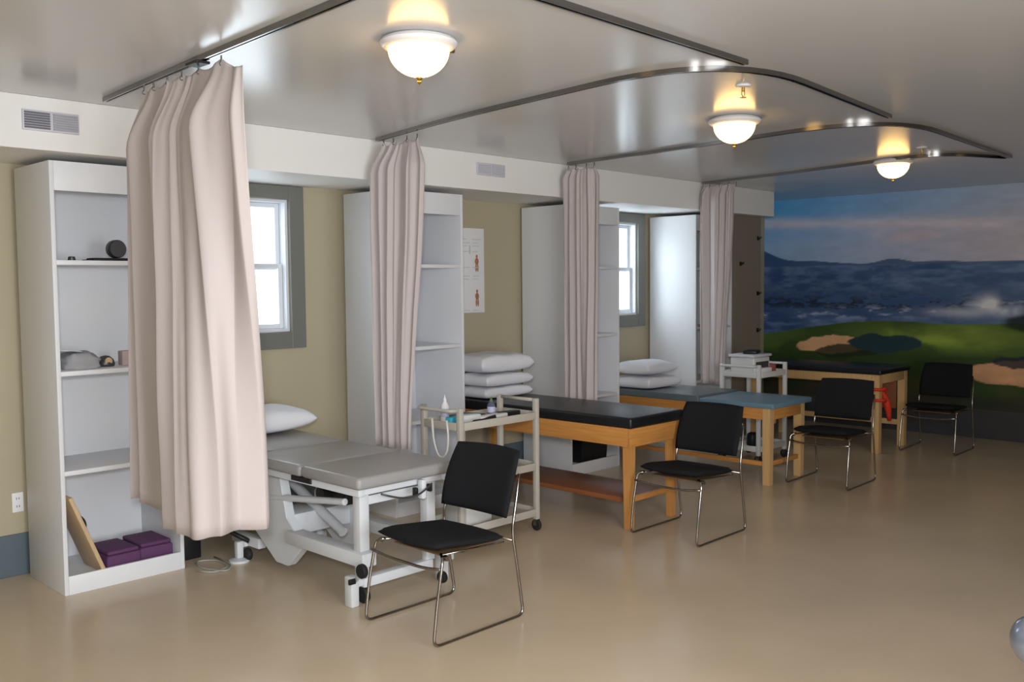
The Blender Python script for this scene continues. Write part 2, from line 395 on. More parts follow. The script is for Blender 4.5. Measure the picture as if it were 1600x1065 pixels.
def track(pts, label, r=.75):
    pts = fillet([(x, y, 0) for x, y in pts], r, 12); b = nb(); w, h = .013, .022; rings = []
    z1 = H-.0005
    for i, p in enumerate(pts):
        a = pts[max(i-1, 0)]; c = pts[min(i+1, len(pts)-1)]; t = (c-a).normalized(); n = Vector((-t.y, t.x, 0))
        prof = [(-w, 0), (w, 0), (w, -h), (.005, -h), (.005, -h+.006), (-.005, -h+.006), (-.005, -h), (-w, -h)]
        rings.append([b.verts.new(Vector((p.x, p.y, z1+dz))+n*dx) for dx, dz in prof])
    for A, B in zip(rings, rings[1:]):
        for k in range(8): b.faces.new((A[k], A[(k+1) % 8], B[(k+1) % 8], B[k]))
    b.faces.new(rings[0]); b.faces.new(rings[-1][::-1]); bmesh.ops.recalc_face_normals(b, faces=b.faces[:])
    o = obj('curtain_track', b, m_track, smooth=True); tag(o, label, 'curtain track', 'ceiling curtain tracks'); return o
tr1 = track([(2.0, 4.74), (1.93, 3.7), (1.85, 2.1), (3.62, 2.105)], 'nearest ceiling curtain track, running over the first curtain and off the photo top', r=.42)
b = nb(); box(b, 1.895, 1.955, 3.60, 3.70, H-.034, H-.0225, .003); obj('splice_clip', b, m_black, tr1)
track([(3.78, 4.85), (3.6, 3.9), (3.42, 2.06), (5.40, 2.215)], 'curved ceiling curtain track leading to the second curtain from the left')
track([(5.62, 4.82), (5.58, 3.8), (5.38, 2.19), (7.85, 2.29)], 'curved ceiling curtain track leading to the third curtain from the left')
track([(7.66, 4.9), (7.48, 3.83), (7.20, 2.6), (7.85, 2.33)], 'farthest ceiling curtain track, leading to the curtain nearest the mural')

def vent(x0, x1, z0, z1, m1, m2, label):
    t = thing('air_vent', label, 'vent', ((x0+x1)/2, YS, (z0+z1)/2), group='wall air vents')
    w, h = (x1-x0)/2, (z1-z0)/2
    b = nb(); box(b, -w, w, -.012, -.0005, -h, h, .003); obj('vent_frame', b, m_lilac, t, smooth=True)
    for i, (a, c) in enumerate(((-w+.008, -.008), (.008, w-.008))):
        b = nb(); n = 7
        for k in range(n):
            zc = -h+.014+(2*h-.028)*k/(n-1)
            box(b, a, c, -.020, -.0125, zc-.004, zc+.004)
        obj('louvre_bank', b, (m1, m2)[i], t)
vent(1.67, 1.94, 2.375, 2.475, m_ventdk, m_vent, 'grey air vent on the soffit above the nearest white shelf unit')
vent(4.73, 5.02, 2.39, 2.48, m_lilac, m_lilac, 'pale air vent on the soffit between the second and third curtains')

# ------------------------------------------------------------------ shelf units
def cabinet(x, label, y0=5.02, w=.66):
    t = thing('shelf_unit', label, 'shelf unit', (x, y0, 0), group='tall white shelf units')
    D = .50 if x < 2 else .54; T = .022; top = 2.25
    rb('side_panel', m_cab, t, 0, T, 0, D, 0, top, .0015); rb('side_panel', m_cab, t, w-T, w, 0, D, 0, top, .0015)
    rb('top_panel', m_cab, t, T+.0005, w-T-.0005, 0.02, D, top-T, top, .001); rb('header', m_cab, t, T+.0005, w-T-.0005, 0, .018, 2.10, top, .001)
    rb('back_panel', m_cab, t, T+.0005, w-T-.0005, D-.008, D, 0.0, top-T-.001, .0005)
    rb('kick_board', m_cab, t, T+.0005, w-T-.0005, 0.0, .018, 0, .098, .001)
    rb('shelf', m_cab, t, T+.0005, w-T-.0005, .019, D-.009, .05, .072, .001)
    for z in (.65, 1.17, 1.745): rb('shelf', m_cab, t, T+.0005, w-T-.0005, .003, D-.009, z-.024, z, .001)
    return t
cabinet(1.82, 'nearest white shelf unit, at the left, holding purple blocks on its bottom shelf')
cabinet(4.02, 'white shelf unit behind the second curtain, left of the wall chart')
cabinet(5.87, 'white shelf unit behind the third curtain, holding a black bin at its bottom')
cabinet(7.73, 'farthest white shelf unit, behind the curtain nearest the mural')

# things in the nearest unit
def small(name, bm, m, label, cat, loc=(0, 0, 0), smooth=True, group=None, rz=0):
    o = obj(name, bm, m, None, smooth=smooth); o.location = loc; o.rotation_euler = (0, 0, rz); return tag(o, label, cat, group)
b = nb(); lathe(b, [(.001, 0), (.018, 0), (.02, .008), (.016, .024), (.001, .026)], n=16); small('knob', b, m_gunmetal, 'tiny grey knob at the left of the upper shelf of the nearest unit', 'knob', (1.985, 5.2, 1.7455))
t = thing('strap_roll', 'black strap wound on a roll on the upper shelf of the nearest unit', 'strap', (2.18, 5.2, 1.7455), group=None)
b = nb(); box(b, -.10, .12, -.05, .05, 0, .018, .006); box(b, -.12, .02, -.03, .06, .0, .010, .004); obj('strap', b, m_rubber, t, smooth=True)
b = nb(); lathe(b, [(.024, -.03), (.045, -.03), (.05, -.02), (.05, .02), (.045, .03), (.024, .03), (.024, -.03)], c=(.045, 0, .069), n=24, axis='Y'); obj('roll', b, m_gunmetal, t, smooth=True)
b = nb(); lathe(b, [(.001, -.026), (.0235, -.026), (.0235, .026), (.001, .026)], c=(.045, 0, .069), n=20, axis='Y'); obj('roll_core', b, m_board, t, smooth=True)
def lump(sx_, sy_, sz_, seed, pw=.5, amp=.12, n=20):
    b = nb(); bmesh.ops.create_uvsphere(b, u_segments=32, v_segments=18, radius=1)
    for v in b.verts:
        x, y, z = v.co
        f = 1+amp*(noise.noise(Vector((x*1.7+seed, y*1.7, z*1.7)))+.5*noise.noise(Vector((x*4+seed, y*4, z*4))))
        v.co = Vector((math.copysign(abs(x)**pw, x)*sx_*f, math.copysign(abs(y)**pw, y)*sy_*f, (max(z, -.35)+.35)/1.35*sz_*f))
    return b
small('folded_wrap', lump(.105, .13, .085, 3, .55, .2), m_greycloth, 'grey folded cloth wrap on the middle shelf of the nearest unit', 'cloth', (1.995, 5.22, 1.1705), smooth='all')
b = nb(); box(b, -.075, .055, -.05, .05, 0, .004, .001, rot=Matrix.Rotation(.12, 3, 'Y')); small('paper_sheet', b, m_paper, 'white paper lying on the grey folded cloth in the nearest unit', 'paper', (1.965, 5.24, 1.2635))
t = thing('cuff_weight', 'small black and tan domed weight on the middle shelf of the nearest unit', 'weight', (2.145, 5.2, 1.1705))
b = nb(); lathe(b, [(.001, 0), (.045, 0), (.05, .012), (.042, .038), (.022, .056), (.001, .060)], n=24); obj('dome', b, m_gunmetal, t, smooth='all')
b = nb(); lathe(b, [(.001, -.004), (.02, -.004), (.02, .004), (.001, .004)], c=(0, -.042, .03), n=16, axis='Y'); obj('badge', b, m_board, t, smooth=True)
b = nb(); box(b, -.028, .03, -.03, .03, 0, .08, .004); small('tissue_pack', b, mat('dusty_pink_card', S(190, 168, 164), .6), 'small dusty pink pack beside the first curtain on the middle shelf', 'pack', (2.255, 5.2, 1.1705))
def purple(x, y, rz, label):
    t = thing('foam_block', label, 'foam block', (x, y, .0725), rz, 'purple foam blocks')
    rb('block_body', m_purple, t, -.095, .095, -.14, .14, 0, .075, .012, seg=3)
    rb('block_top', m_purple, t, -.088, .088, -.132, .132, .0752, .098, .010, seg=3)
purple(2.15, 5.20, .03, 'purple foam block touching the leaning wooden board, left of its twin')
purple(2.352, 5.22, -.03, 'purple foam block at the right end of the bottom shelf')
t = thing('balance_board', 'tan wooden board leaning against the left side inside the nearest unit', 'board', (2.035, 5.16, .0775))
b = nb(); R_ = Matrix.Rotation(-.37, 3, 'Y'); box(b, -.011, .011, -.13, .13, 0, .46, .004, rot=R_, piv=(0, 0, 0)); obj('board', b, m_board, t, smooth=True)
b = nb(); c0 = R_ @ Vector((.012, 0, .27)); bmesh.ops.create_uvsphere(b, u_segments=24, v_segments=14, radius=.055)
for v in b.verts:
    p = v.co.copy(); p.x = max(p.x, 0)*.75; v.co = R_ @ p+c0
obj('half_ball', b, m_black, t, smooth='all')

# black bin in the third unit
t = thing('waste_bin', 'black plastic bin inside the bottom of the third shelf unit', 'bin', (6.255, 5.195, .0725))
b = nb(); prof = [(-.15, -.13), (.15, -.13), (.15, .13), (-.15, .13)]
rg = []
for z, s in ((0, .85), (.42, 1.0), (.42, .94), (.03, .8)):
    rg.append([b.verts.new((x*s*1.3, y*s, z)) for x, y in prof])
for A, B in zip(rg, rg[1:]):
    for k in range(4): b.faces.new((A[k], A[(k+1) % 4], B[(k+1) % 4], B[k]))
b.faces.new(rg[0][::-1]); b.faces.new(rg[-1]); obj('bin_body', b, m_black, t)
b = nb(); box(b, -.20, .20, -.14, .14, .4205, .44, .006); obj('bin_lid', b, m_black, t, smooth=True)

# ------------------------------------------------------------------ curtains
def interp(P, s):
    n = len(P)-1; f = min(max(s, 0), 1)*n; i = min(int(f), n-1); t = f-i
    p0 = P[max(i-1, 0)]; p1 = P[i]; p2 = P[i+1]; p3 = P[min(i+2, n)]
    return tuple(.5*((2*b_)+(-a+c)*t+(2*a-5*b_+4*c-d)*t*t+(-a+3*b_-3*c+d)*t**3) for a, b_, c, d in zip(p0, p1, p2, p3))
def curtain(top, bot, n_pl, amp, zb, seed, label, hooks=7, ztop=2.503, droop=0.0, hs=.98, shoulder=.22, topmid=None, NS=260, NV=46, sag=.03):
    rnd = random.Random(seed); ph = rnd.random()*6
    t = thing('privacy_curtain', label, 'curtain', (0, 0, 0), group='pink beige privacy curtains')
    cx, cy = interp(top, .5); t.location = (cx, cy, 0)
    b = nb(); g = []
    for i in range(NS+1):
        s = i/NS; T = interp(top, s); B = interp(bot, s); Mid = interp(topmid, s) if topmid else T
        e = .004
        ta = interp(bot, max(s-e, 0)); tb = interp(bot, min(s+e, 1)); d = Vector((tb[0]-ta[0], tb[1]-ta[1])).normalized()
        tm = interp(topmid or top, min(s+e, 1)); tn = interp(topmid or top, max(s-e, 0)); d2 = Vector((tm[0]-tn[0], tm[1]-tn[1])).normalized()
        zbs = zb(s) if callable(zb) else zb
        ws = s+.055*math.sin(2*PI*s*1.7+ph)+.022*math.sin(2*PI*s*4.3+ph*2)
        q = (n_pl*ws) % 1.0; sk = .66
        w = (q/sk if q < sk else (1-q)/(1-sk)); w = (w*w*(3-2*w)*.5+w*.5)*2-1; w *= (.6+.45*math.sin(2*PI*s*2.3+ph))
        w2 = math.sin(2*PI*n_pl*2.3*ws+1.3)*.28
        hk = abs(math.sin(PI*(s-.01)*(hooks-1)/hs))
        row = []
        for j in range(NV+1):
            v = j/NV; v = v**1.35
            ztop_s = ztop-sag*hk**.8-droop*min(1, max(0, (s-.84)/.16))
            z = ztop_s+(zbs-ztop_s)*v
            dz = ztop-z
            a = min(dz/shoulder, 1); a = a*a*(3-2*a)
            gq = min(dz/(ztop-.6), 1)
            px = T[0]*(1-a)+Mid[0]*a; py = T[1]*(1-a)+Mid[1]*a
            k = gq*gq*(3-2*gq) if gq < 1 else 1
            px = px*(1-k)+B[0]*k; py = py*(1-k)+B[1]*k
            dd = (d2*(1-k)+d*k); dd = dd.normalized() if dd.length > 1e-3 else d
            nn = Vector((-dd.y, dd.x))
            A = amp*(.22+.78*a)*(1+.12*math.sin(3*gq+i*.05))
            wob = .006*noise.noise(Vector((s*9+seed, z*2.2, seed*1.7)))+.02*noise.noise(Vector((s*4, z*.9, seed*2.7)))*a
            off = A*(w+w2*(.4+.6*math.sin(1.5*z+seed)))+wob
            row.append(b.verts.new((px+nn.x*off-cx, py+nn.y*off-cy, z)))
        g.append(row)
    for i in range(NS):
        for j in range(NV): b.faces.new((g[i][j], g[i+1][j], g[i+1][j+1], g[i][j+1]))
    o = obj('cloth', b, m_curtain, t, smooth='all')
    md = o.modifiers.new('thickness', 'SOLIDIFY'); md.thickness = .0022; md.offset = 0
    for h in range(hooks):
        s = h/(hooks-1)*hs+.01; p = interp(top, s); bb = nb()
        tube(bb, [(p[0]-cx, p[1]-cy, H-.03), (p[0]-cx, p[1]-cy, ztop-.012)], .0035, 6)
        tube(bb, [(p[0]-cx+.008*math.cos(a), p[1]-cy, ztop-.02+.008*math.sin(a)) for a in np.linspace(0, 2*PI, 10)[:-1]], .002, 6, closed=True)
        obj('hook', bb, m_gunmetal, t, smooth=True)
    return t
def zb1(s):
    if s < .36: return .578+.008*math.sin(s*20)
    if s < .42: return .578-(s-.36)/.06*.03
    return .553+.012*max(0, (s-.6)/.4)+.006*math.sin(s*25)
curtain([(1.948, 4.20), (1.938, 3.95), (1.928, 3.65), (1.915, 3.28)],
        [(1.93, 4.46), (1.96, 4.30), (1.93, 4.05), (1.86, 3.85), (1.83, 3.64), (1.96, 3.58), (2.155, 3.57)], 6.6, .040, zb1, 3,
        'nearest and largest pink-beige curtain, hanging beside the left shelf unit', hooks=6, shoulder=.26, sag=.022, droop=.055, hs=.82, ztop=2.503,
        topmid=[(1.94, 4.42), (1.95, 4.20), (1.93, 3.95), (1.90, 3.70), (1.92, 3.28)], NS=320)
curtain([(3.745, 4.74), (3.735, 4.40)], [(3.70, 4.78), (3.68, 4.60), (3.69, 4.45)], 4.2, .036, .585, 11,
        'second pink-beige curtain from the left, bunched behind the grey adjustable bed', hooks=4, topmid=[(3.72, 4.82), (3.70, 4.58), (3.71, 4.30)], shoulder=.2)
curtain([(5.60, 4.80), (5.59, 4.53)], [(5.62, 4.84), (5.60, 4.68), (5.60, 4.52)], 4.2, .035, .62, 17,
        'third pink-beige curtain from the left, bunched behind the black padded table', hooks=4, topmid=[(5.61, 4.85), (5.60, 4.67), (5.60, 4.50)], shoulder=.1)
curtain([(7.63, 4.88), (7.62, 4.52)], [(7.60, 4.88), (7.60, 4.72), (7.58, 4.60)], 5.2, .032, .65, 23,
        'farthest pink-beige curtain, nearest the mural', hooks=5, topmid=[(7.61, 4.89), (7.60, 4.70), (7.60, 4.52)], shoulder=.1, sag=.01)

# ------------------------------------------------------------------ chairs
def chair(loc):
    t = thing('sled_chair', 'nearest black chair with chrome sled legs, in front of the grey bed', 'chair', loc, group='black chairs with chrome sled legs')
    # local: front faces -X, width along Y, origin under the middle of the runners
    hw = .245
    # seat: dished pad with rounded outline
    b = nb(); nx, ny = 16, 16; top = []; bot = []
    for i in range(nx+1):
        u = i/nx*2-1; rt_, rb_ = [], []
        for j in range(ny+1):
            v = j/ny*2-1
            # squircle mapping
            x = u*math.sqrt(1-v*v*.22); y = v*math.sqrt(1-u*u*.16)
            X = -.025+x*.235; Y = y*.235
            ed = max(abs(u), abs(v)); rnd_ = .02*(1-min(1, (1-ed)/.16))**2
            z = .440-.021*u-.010*(1-u*u)*(1-v*v)-rnd_*.8-(.012*max(0, -u-.5)**1.5/.4)
            rt_.append(b.verts.new((X, Y, z))); rb_.append(b.verts.new((X*.985, Y*.985, z-.038+rnd_*1.6)))
        top.append(rt_); bot.append(rb_)
    for i in range(nx):
        for j in range(ny):
            b.faces.new((top[i][j], top[i+1][j], top[i+1][j+1], top[i][j+1])); b.faces.new((bot[i][j+1], bot[i+1][j+1], bot[i+1][j], bot[i][j]))
    for i in range(nx):
        b.faces.new((top[i+1][0], top[i][0], bot[i][0], bot[i+1][0])); b.faces.new((top[i][ny], top[i+1][ny], bot[i+1][ny], bot[i][ny]))
    for j in range(ny):
        b.faces.new((top[0][j], top[0][j+1], bot[0][j+1], bot[0][j])); b.faces.new((top[nx][j+1], top[nx][j], bot[nx][j], bot[nx][j+1]))
    bmesh.ops.recalc_face_normals(b, faces=b.faces[:])
    obj('seat', b, m_blackfab, t, smooth='all')
    rb('seat_pan', mat('seat_pan_brown', S(112, 88, 60), .5), t, -.17, .17, -.17, .17, .374, .381, .002)
    # backrest: curved slab leaning back
    b = nb(); F, Bk = [], []
    nx, nz = 18, 12
    for i in range(nx+1):
        v = i/nx*2-1; f_, k_ = [], []
        for j in range(nz+1):
            w = j/nz*2-1
            y = v*.235*math.sqrt(1-w*w*.10)*(1-.03*w); zz = .645+w*.158*math.sqrt(1-v*v*.07)
            x = .262+(zz-.645)*.36-.03*v*v*1.0+.012*w*w
            ed = max(abs(v), abs(w)); rd = .012*(1-min(1, (1-ed)/.14))**2
            f_.append(b.verts.new((x-.016+rd, y, zz))); k_.append(b.verts.new((x+.016-rd, y, zz)))
        F.append(f_); Bk.append(k_)
    for i in range(nx):
        for j in range(nz):
            b.faces.new((F[i][j], F[i+1][j], F[i+1][j+1], F[i][j+1])); b.faces.new((Bk[i][j+1], Bk[i+1][j+1], Bk[i+1][j], Bk[i][j]))
    for i in range(nx):
        b.faces.new((F[i+1][0], F[i][0], Bk[i][0], Bk[i+1][0])); b.faces.new((F[i][nz], F[i+1][nz], Bk[i+1][nz], Bk[i][nz]))
    for j in range(nz):
        b.faces.new((F[0][j], F[0][j+1], Bk[0][j+1], Bk[0][j])); b.faces.new((F[nx][j+1], F[nx][j], Bk[nx][j], Bk[nx][j+1]))
    bmesh.ops.recalc_face_normals(b, faces=b.faces[:])
    obj('backrest', b, m_blackfab, t, smooth='all')
    for s in (-1, 1):
        y = s*hw; b = nb()
        pts = [(-.20, s*.20, .396), (-.225, y-s*.005, .385), (-.265, y, .20), (-.292, y, .0065), (.285, y, .0065), (.245, y, .25), (.212, y, .43), (.255, y-s*.006, .60), (.285, y-s*.02, .69)]
        pts = [Vector((p[0], p[1], p[2])) for p in pts]
        tube(b, fillet(pts, .045, 5), .0074, 8); obj('side_frame', b, m_chrome, t, smooth='all')
        b = nb(); lathe(b, [(.001, -.012), (.012, -.012), (.014, 0), (.012, .012), (.001, .012)], c=(-.20, y-s*.012, .385), n=12, axis='Y'); obj('frame_clip', b, m_chrome, t, smooth=True)
    b = nb(); tube(b, fillet([(-.245, -hw, .345), (-.235, -.12, .325), (-.235, .12, .325), (-.245, hw, .345)], .08, 4), .0074, 8); obj('cross_bar', b, m_chrome, t, smooth='all')
    b = nb(); tube(b, [(.212, -hw, .385), (.212, hw, .385)], .0074, 8); tube(b, [(-.20, -.2, .392), (.2, -.2, .372)], .005, 6); tube(b, [(-.20, .2, .392), (.2, .2, .372)], .005, 6); obj('cross_bar', b, m_chrome, t, smooth='all')
    return t
c0 = chair((2.945, 3.315, 0))
dup(c0, (5.06, 3.335, 0), 'black chair with chrome sled legs in front of the black-topped oak table', 0.0)
dup(c0, (7.11, 3.345, 0), 'black chair with chrome sled legs beyond the blue-topped table, before the pale table', 0.03)
dup(c0, (9.12, 3.25, 0), 'farthest black chair with sled legs, standing against the mural', 0.03)

# ------------------------------------------------------------------ wooden treatment tables
def leg(t, x, y, w, z1, m, taper=.8):
    b = nb(); rg = []
    for z, s in ((0, taper), (z1*.75, 1), (z1, 1)):
        rg.append([b.verts.new((x+dx*w/2*s, y+dy*w/2*s, z)) for dx, dy in ((-1, -1), (1, -1), (1, 1), (-1, 1))])
    for A, B in zip(rg, rg[1:]):
        for k in range(4): b.faces.new((A[k], A[(k+1) % 4], B[(k+1) % 4], B[k]))
    b.faces.new(rg[0][::-1]); b.faces.new(rg[-1])
    bmesh.ops.bevel(b, geom=b.edges[:], offset=.004, segments=2, affect='EDGES')
    obj('leg', b, m, t, smooth=True)
def apron(t, w, l, z0, z1, m1, m2, ins=.03, th=.022):
    rb('apron', m1, t, ins+.07, w-ins-.07, ins, ins+th, z0, z1, .002); rb('apron', m1, t, ins+.07, w-ins-.07, l-ins-th, l-ins, z0, z1, .002)
    rb('apron', m2, t, ins, ins+th, ins+.07, l-ins-.07, z0, z1, .002); rb('apron', m2, t, w-ins-th, w-ins, ins+.07, l-ins-.07, z0, z1, .002)
# oak table with black pad
t = thing('treatment_table', 'oak treatment table with a thick black padded top', 'table', (4.80, 3.60, 0), group='wooden treatment tables')
w, l = .60, 1.84
rb('padded_top', m_blackvin, t, 0, w, 0, l, .668, .738, .016, seg=4)
rb('apron', m_oak, t, .005, w-.005, .005, .03, .548, .667, .002); rb('apron', m_oak, t, .005, w-.005, l-.03, l-.005, .548, .667, .002)
rb('apron', m_oaky, t, .005, .03, .0305, l-.0305, .548, .667, .002); rb('apron', m_oaky, t, w-.03, w-.005, .0305, l-.0305, .548, .667, .002)
for x in (.063, w-.063):
    for y in (.063, l-.063): leg(t, x, y, .062, .66, m_oakz)
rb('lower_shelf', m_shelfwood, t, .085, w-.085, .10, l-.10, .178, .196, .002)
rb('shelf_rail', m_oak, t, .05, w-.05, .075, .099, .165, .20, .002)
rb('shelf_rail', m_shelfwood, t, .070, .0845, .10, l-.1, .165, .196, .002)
# low table with slate pad and a blue near section
t = thing('treatment_table', 'pale wooden treatment table with a slate and blue padded top', 'table', (6.60, 3.60, 0), group='wooden treatment tables')
w, l = .62, 1.90
rb('padded_top', m_slatevin, t, 0, w, .66, l, .612, .668, .010, seg=3)
o = rb('padded_top', m_bluevin, t, 0, w+.02, -.02, .655, .612, .652, .008, seg=3); o['label'] = 'blue near section of the padded top'
apron(t, w, l, .52, .611, m_oak, m_oaky, .02)
for x in (.055, w-.055):
    for y in (.055, l-.055): leg(t, x, y, .068, .611, m_birch, .9)
rb('stretcher', m_oak, t, .09, w-.09, .04, .062, .15, .185, .002); rb('stretcher', m_oaky, t, .04, .062, .09, l-.09, .15, .185, .002)
rb('corner_bracket', m_oak, t, .045, .16, .042, .062, .48, .519, .004)
# far table with black pad
t = thing('treatment_table', 'pale wooden treatment table with a black top, farthest of the tables, before the mural', 'table', (8.52, 3.55, 0), group='wooden treatment tables')
w, l = .68, 1.35
rb('padded_top', m_blackvin, t, -.01, w+.01, -.01, l, .735, .785, .012, seg=3)
apron(t, w, l, .65, .734, m_birch, m_birch, .012)
for x in (.045, w-.045):
    for y in (.045, l-.045): leg(t, x, y, .07, .734, m_birch, .95)
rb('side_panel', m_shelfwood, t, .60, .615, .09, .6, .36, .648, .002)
rb('stretcher', m_birch, t, w-.06, w-.03, .08, l-.08, .20, .25, .002)
# red band looped round its leg
b = nb()
for z in (.60, .50): tube(b, fillet([(8.518, 3.540, z), (8.61, 3.535, z+.005), (8.648, 3.545, z-.02), (8.648, 3.650, z-.02), (8.518, 3.650, z)], .02, 3), .015, 8, closed=True)
pp = fillet([(8.655, 3.59, .59), (8.70, 3.57, .50), (8.72, 3.55, .40), (8.745, 3.55, .29)], .05, 4)
tube(b, pp, [.018+.016*math.sin(PI*k/(len(pp)-1)) for k in range(len(pp))], 10)
small('exercise_band', b, m_red, 'bright red exercise band looped round the near leg of the farthest table', 'exercise band', smooth='all')

# ------------------------------------------------------------------ pillows
def pillow(x, y, z, sx_, sy_, sz_, label, seed, rz=0, tilt=0, pw=.38):
    b = nb(); n = 22; T, B = [], []
    for i in range(n+1):
        u = i/n*2-1; a, c = [], []
        for j in range(n+1):
            v = j/n*2-1; h = ((1-abs(u)**2.6)*(1-abs(v)**2.6))**pw if abs(u) < 1 and abs(v) < 1 else 0
            px = u*sx_*(1-.10*(1-u*u)*0-.06*(1-v*v)*(-1)*0-.05*(1-abs(v))*0); pinch = 1-.05*(1-v*v)*abs(u)**3
            X = u*sx_*(1-.07*(v*v)*(1-0)*0)*(1-.06*(1-abs(v)**1.5)*abs(u)); Y = v*sy_*(1-.06*(1-abs(u)**1.5)*abs(v))
            nz_ = 1+.18*noise.noise(Vector((u*1.6+seed, v*1.6, seed*.7)))+.06*noise.noise(Vector((u*5+seed, v*5, 1)))
            a.append(b.verts.new((X, Y, sz_*.46+h*sz_*.54*nz_+.0+tilt*u))); c.append(b.verts.new((X, Y, sz_*.46-h*sz_*.46-.0+tilt*u*(1-h))) if 0 < i < n and 0 < j < n else a[-1])
        T.append(a); B.append(c)
    for i in range(n):
        for j in range(n):
            b.faces.new((T[i][j], T[i+1][j], T[i+1][j+1], T[i][j+1]))
            try: b.faces.new((B[i][j+1], B[i+1][j+1], B[i+1][j], B[i][j]))
            except Exception: pass
    o = obj('pillow', b, m_pillow, None, smooth='all'); o.location = (x, y, z); o.rotation_euler = (0, 0, rz)
    md = o.modifiers.new('s', 'SUBSURF'); md.levels = 1; md.render_levels = 1
    return tag(o, label, 'pillow', 'white pillows')
pillow(3.08, 5.22, .685, .33, .21, .165, 'single white pillow on the grey adjustable bed', 1, .05)
pillow(5.10, 5.17, .740, .27, .21, .085, 'lowest white pillow of the stack of three on the black-topped table', 2, .0, pw=.14)
pillow(5.10, 5.16, .830, .27, .21, .095, 'middle white pillow of the stack of three on the black-topped table', 3, .03, pw=.14)
pillow(5.09, 5.17, .928, .285, .225, .15, 'top white pillow of the stack of three on the black-topped table', 4, -.04, pw=.24)
pillow(6.88, 4.99, .670, .26, .22, .11, 'lower white pillow of the pair on the slate and blue table', 5, .0, pw=.16)
pillow(6.87, 5.00, .785, .25, .21, .125, 'upper white pillow of the pair on the slate and blue table', 6, .05)

# ------------------------------------------------------------------ electric adjustable bed
t = thing('adjustable_bed', 'grey adjustable treatment bed with a white steel base', 'treatment bed', (2.70, 3.66, 0))
BW = .66
rb('foot_cushion', m_bedvin, t, 0, BW, 0, .50, .605, .668, .022, seg=4)
rb('middle_cushion', m_bedvin, t, 0, BW, .508, 1.02, .605, .668, .022, seg=4)
b = nb(); box(b, 0, BW, 1.028, 1.86, .605, .668, .022, 4, rot=Matrix.Rotation(.02, 3, 'X'), piv=(0, 1.03, .62)); obj('head_cushion', b, m_bedvin, t, smooth=True)
b = nb()
for x in (.03, BW-.07): box(b, x, x+.04, .04, 1.80, .565, .602, .004)
for y in (.05, .55, 1.05, 1.72): box(b, .0705, BW-.0705, y, y+.04, .568, .600, .003)
obj('top_frame', b, m_bedsteel, t, smooth=True)
rb('cushion_hinge', m_black, t, .02, .05, .44, .62, .575, .602, .003)
b = nb()   # near upright and the lifting arms
box(b, .08, .14, .10, .16, .27, .564, .006); box(b, BW-.14, BW-.08, .10, .16, .27, .564, .006); box(b, .14, BW-.14, .11, .15, .50, .545, .004)
obj('upright', b, m_bedsteel, t, smooth=True)
for x in (.06, BW-.15): rb('base_beam', m_bedsteel, t, x, x+.09, .06, .75, .20, .27, .006)
for x in (.09, BW-.15):   # big pivot bracket plates in the middle
    b = nb(); poly = [(.62, .20), (.78, .06), (.90, .06), (1.14, .22), (1.14, .36), (1.0, .54), (.84, .54), (.78, .33)]
    f1 = [b.verts.new((x, y, z)) for y, z in poly]; f2 = [b.verts.new((x+.055, y, z)) for y, z in poly]
    b.faces.new(f1); b.faces.new(f2[::-1])
    for k in range(len(poly)): b.faces.new((f1[k], f2[k], f2[(k+1) % len(poly)], f1[(k+1) % len(poly)]))
    bmesh.ops.recalc_face_normals(b, faces=b.faces[:]); bmesh.ops.bevel(b, geom=b.edges[:], offset=.004, segments=2, affect='EDGES')
    obj('pivot_bracket', b, m_bedsteel, t, smooth=True)
b = nb(); tube(b, [(.10, .25, .50), (.10, .95, .42)], .018, 10); tube(b, [(.30, .55, .25), (.30, 1.15, .50)], .028, 12); obj('lift_arm', b, m_bedsteel, t, smooth=True)
b = nb(); box(b, .25, .36, .45, .66, .42, .52, .01); tube(b, [(.2, .62, .47), (.33, .62, .47)], .04, 12); obj('motor', b, m_black, t, smooth=True)
b = nb(); box(b, .14, .52, .78, 1.0, .22, .34, .008); obj('gear_housing', b, m_bedsteel, t, smooth=True)
b = nb()   # floor frame
box(b, .10, BW-.10, .10, .16, .085, .135, .006)
for x in (.08, BW-.14): box(b, x, x+.06, .11, .15, .13, .205, .004)
obj('floor_frame', b, m_bedsteel, t, smooth=True)
b = nb()
for x in (.10, BW-.16): box(b, x, x+.05, 1.10, 1.40, .09, .15, .004)
box(b, .08, BW-.08, 1.22, 1.28, .085, .135, .006); obj('floor_frame', b, m_bedsteel, t, smooth=True)
for (x, y) in ((.02, .13), (BW-.04, .13), (.04, 1.25), (BW-.04, 1.25)):
    b = nb()
    if y < .5: 
        box(b, x, x+.05, y-.03, y+.03, .0, .155, .008); box(b, x+.0505, x+.10, y-.02, y+.02, .095, .15, .006)
    else:
        box(b, x, x+.04, y-.02, y+.02, .021, .12, .006); lathe(b, [(.001, 0), (.06, 0), (.06, .012), (.03, .02), (.001, .02)], c=(x+.02, y, 0), n=20); box(b, x+.0405, x+.12, y-.015, y+.015, .08, .115, .004)
    obj('foot', b, m_bedsteel, t, smooth=True)
for (x, y, z, r) in ((.028, .02, .205, .036), (BW-.11, .02, .055, .032), (.11, .12, .045, .042), (.10, 1.22, .04, .036)):
    b = nb(); lathe(b, [(.008, -.014), (r-.004, -.014), (r, -.008), (r, .008), (r-.004, .014), (.008, .014)], c=(x, y, z), n=24, axis='X'); obj('wheel', b, m_rubber, t, smooth=True)
b = nb(); tube(b, [(.028, .02, .205), (.04, .06, .17), (.05, .11, .13)], .011, 8); obj('brake_lever', b, m_bedsteel, t, smooth='all')
rb('brake_pad', m_black, t, .0, .04, .085, .0995, .125, .152, .003)
b = nb(); box(b, .40, .43, -.005, .035, .50, .60, .008); obj('hand_control', b, m_vinyl, t, smooth=True)
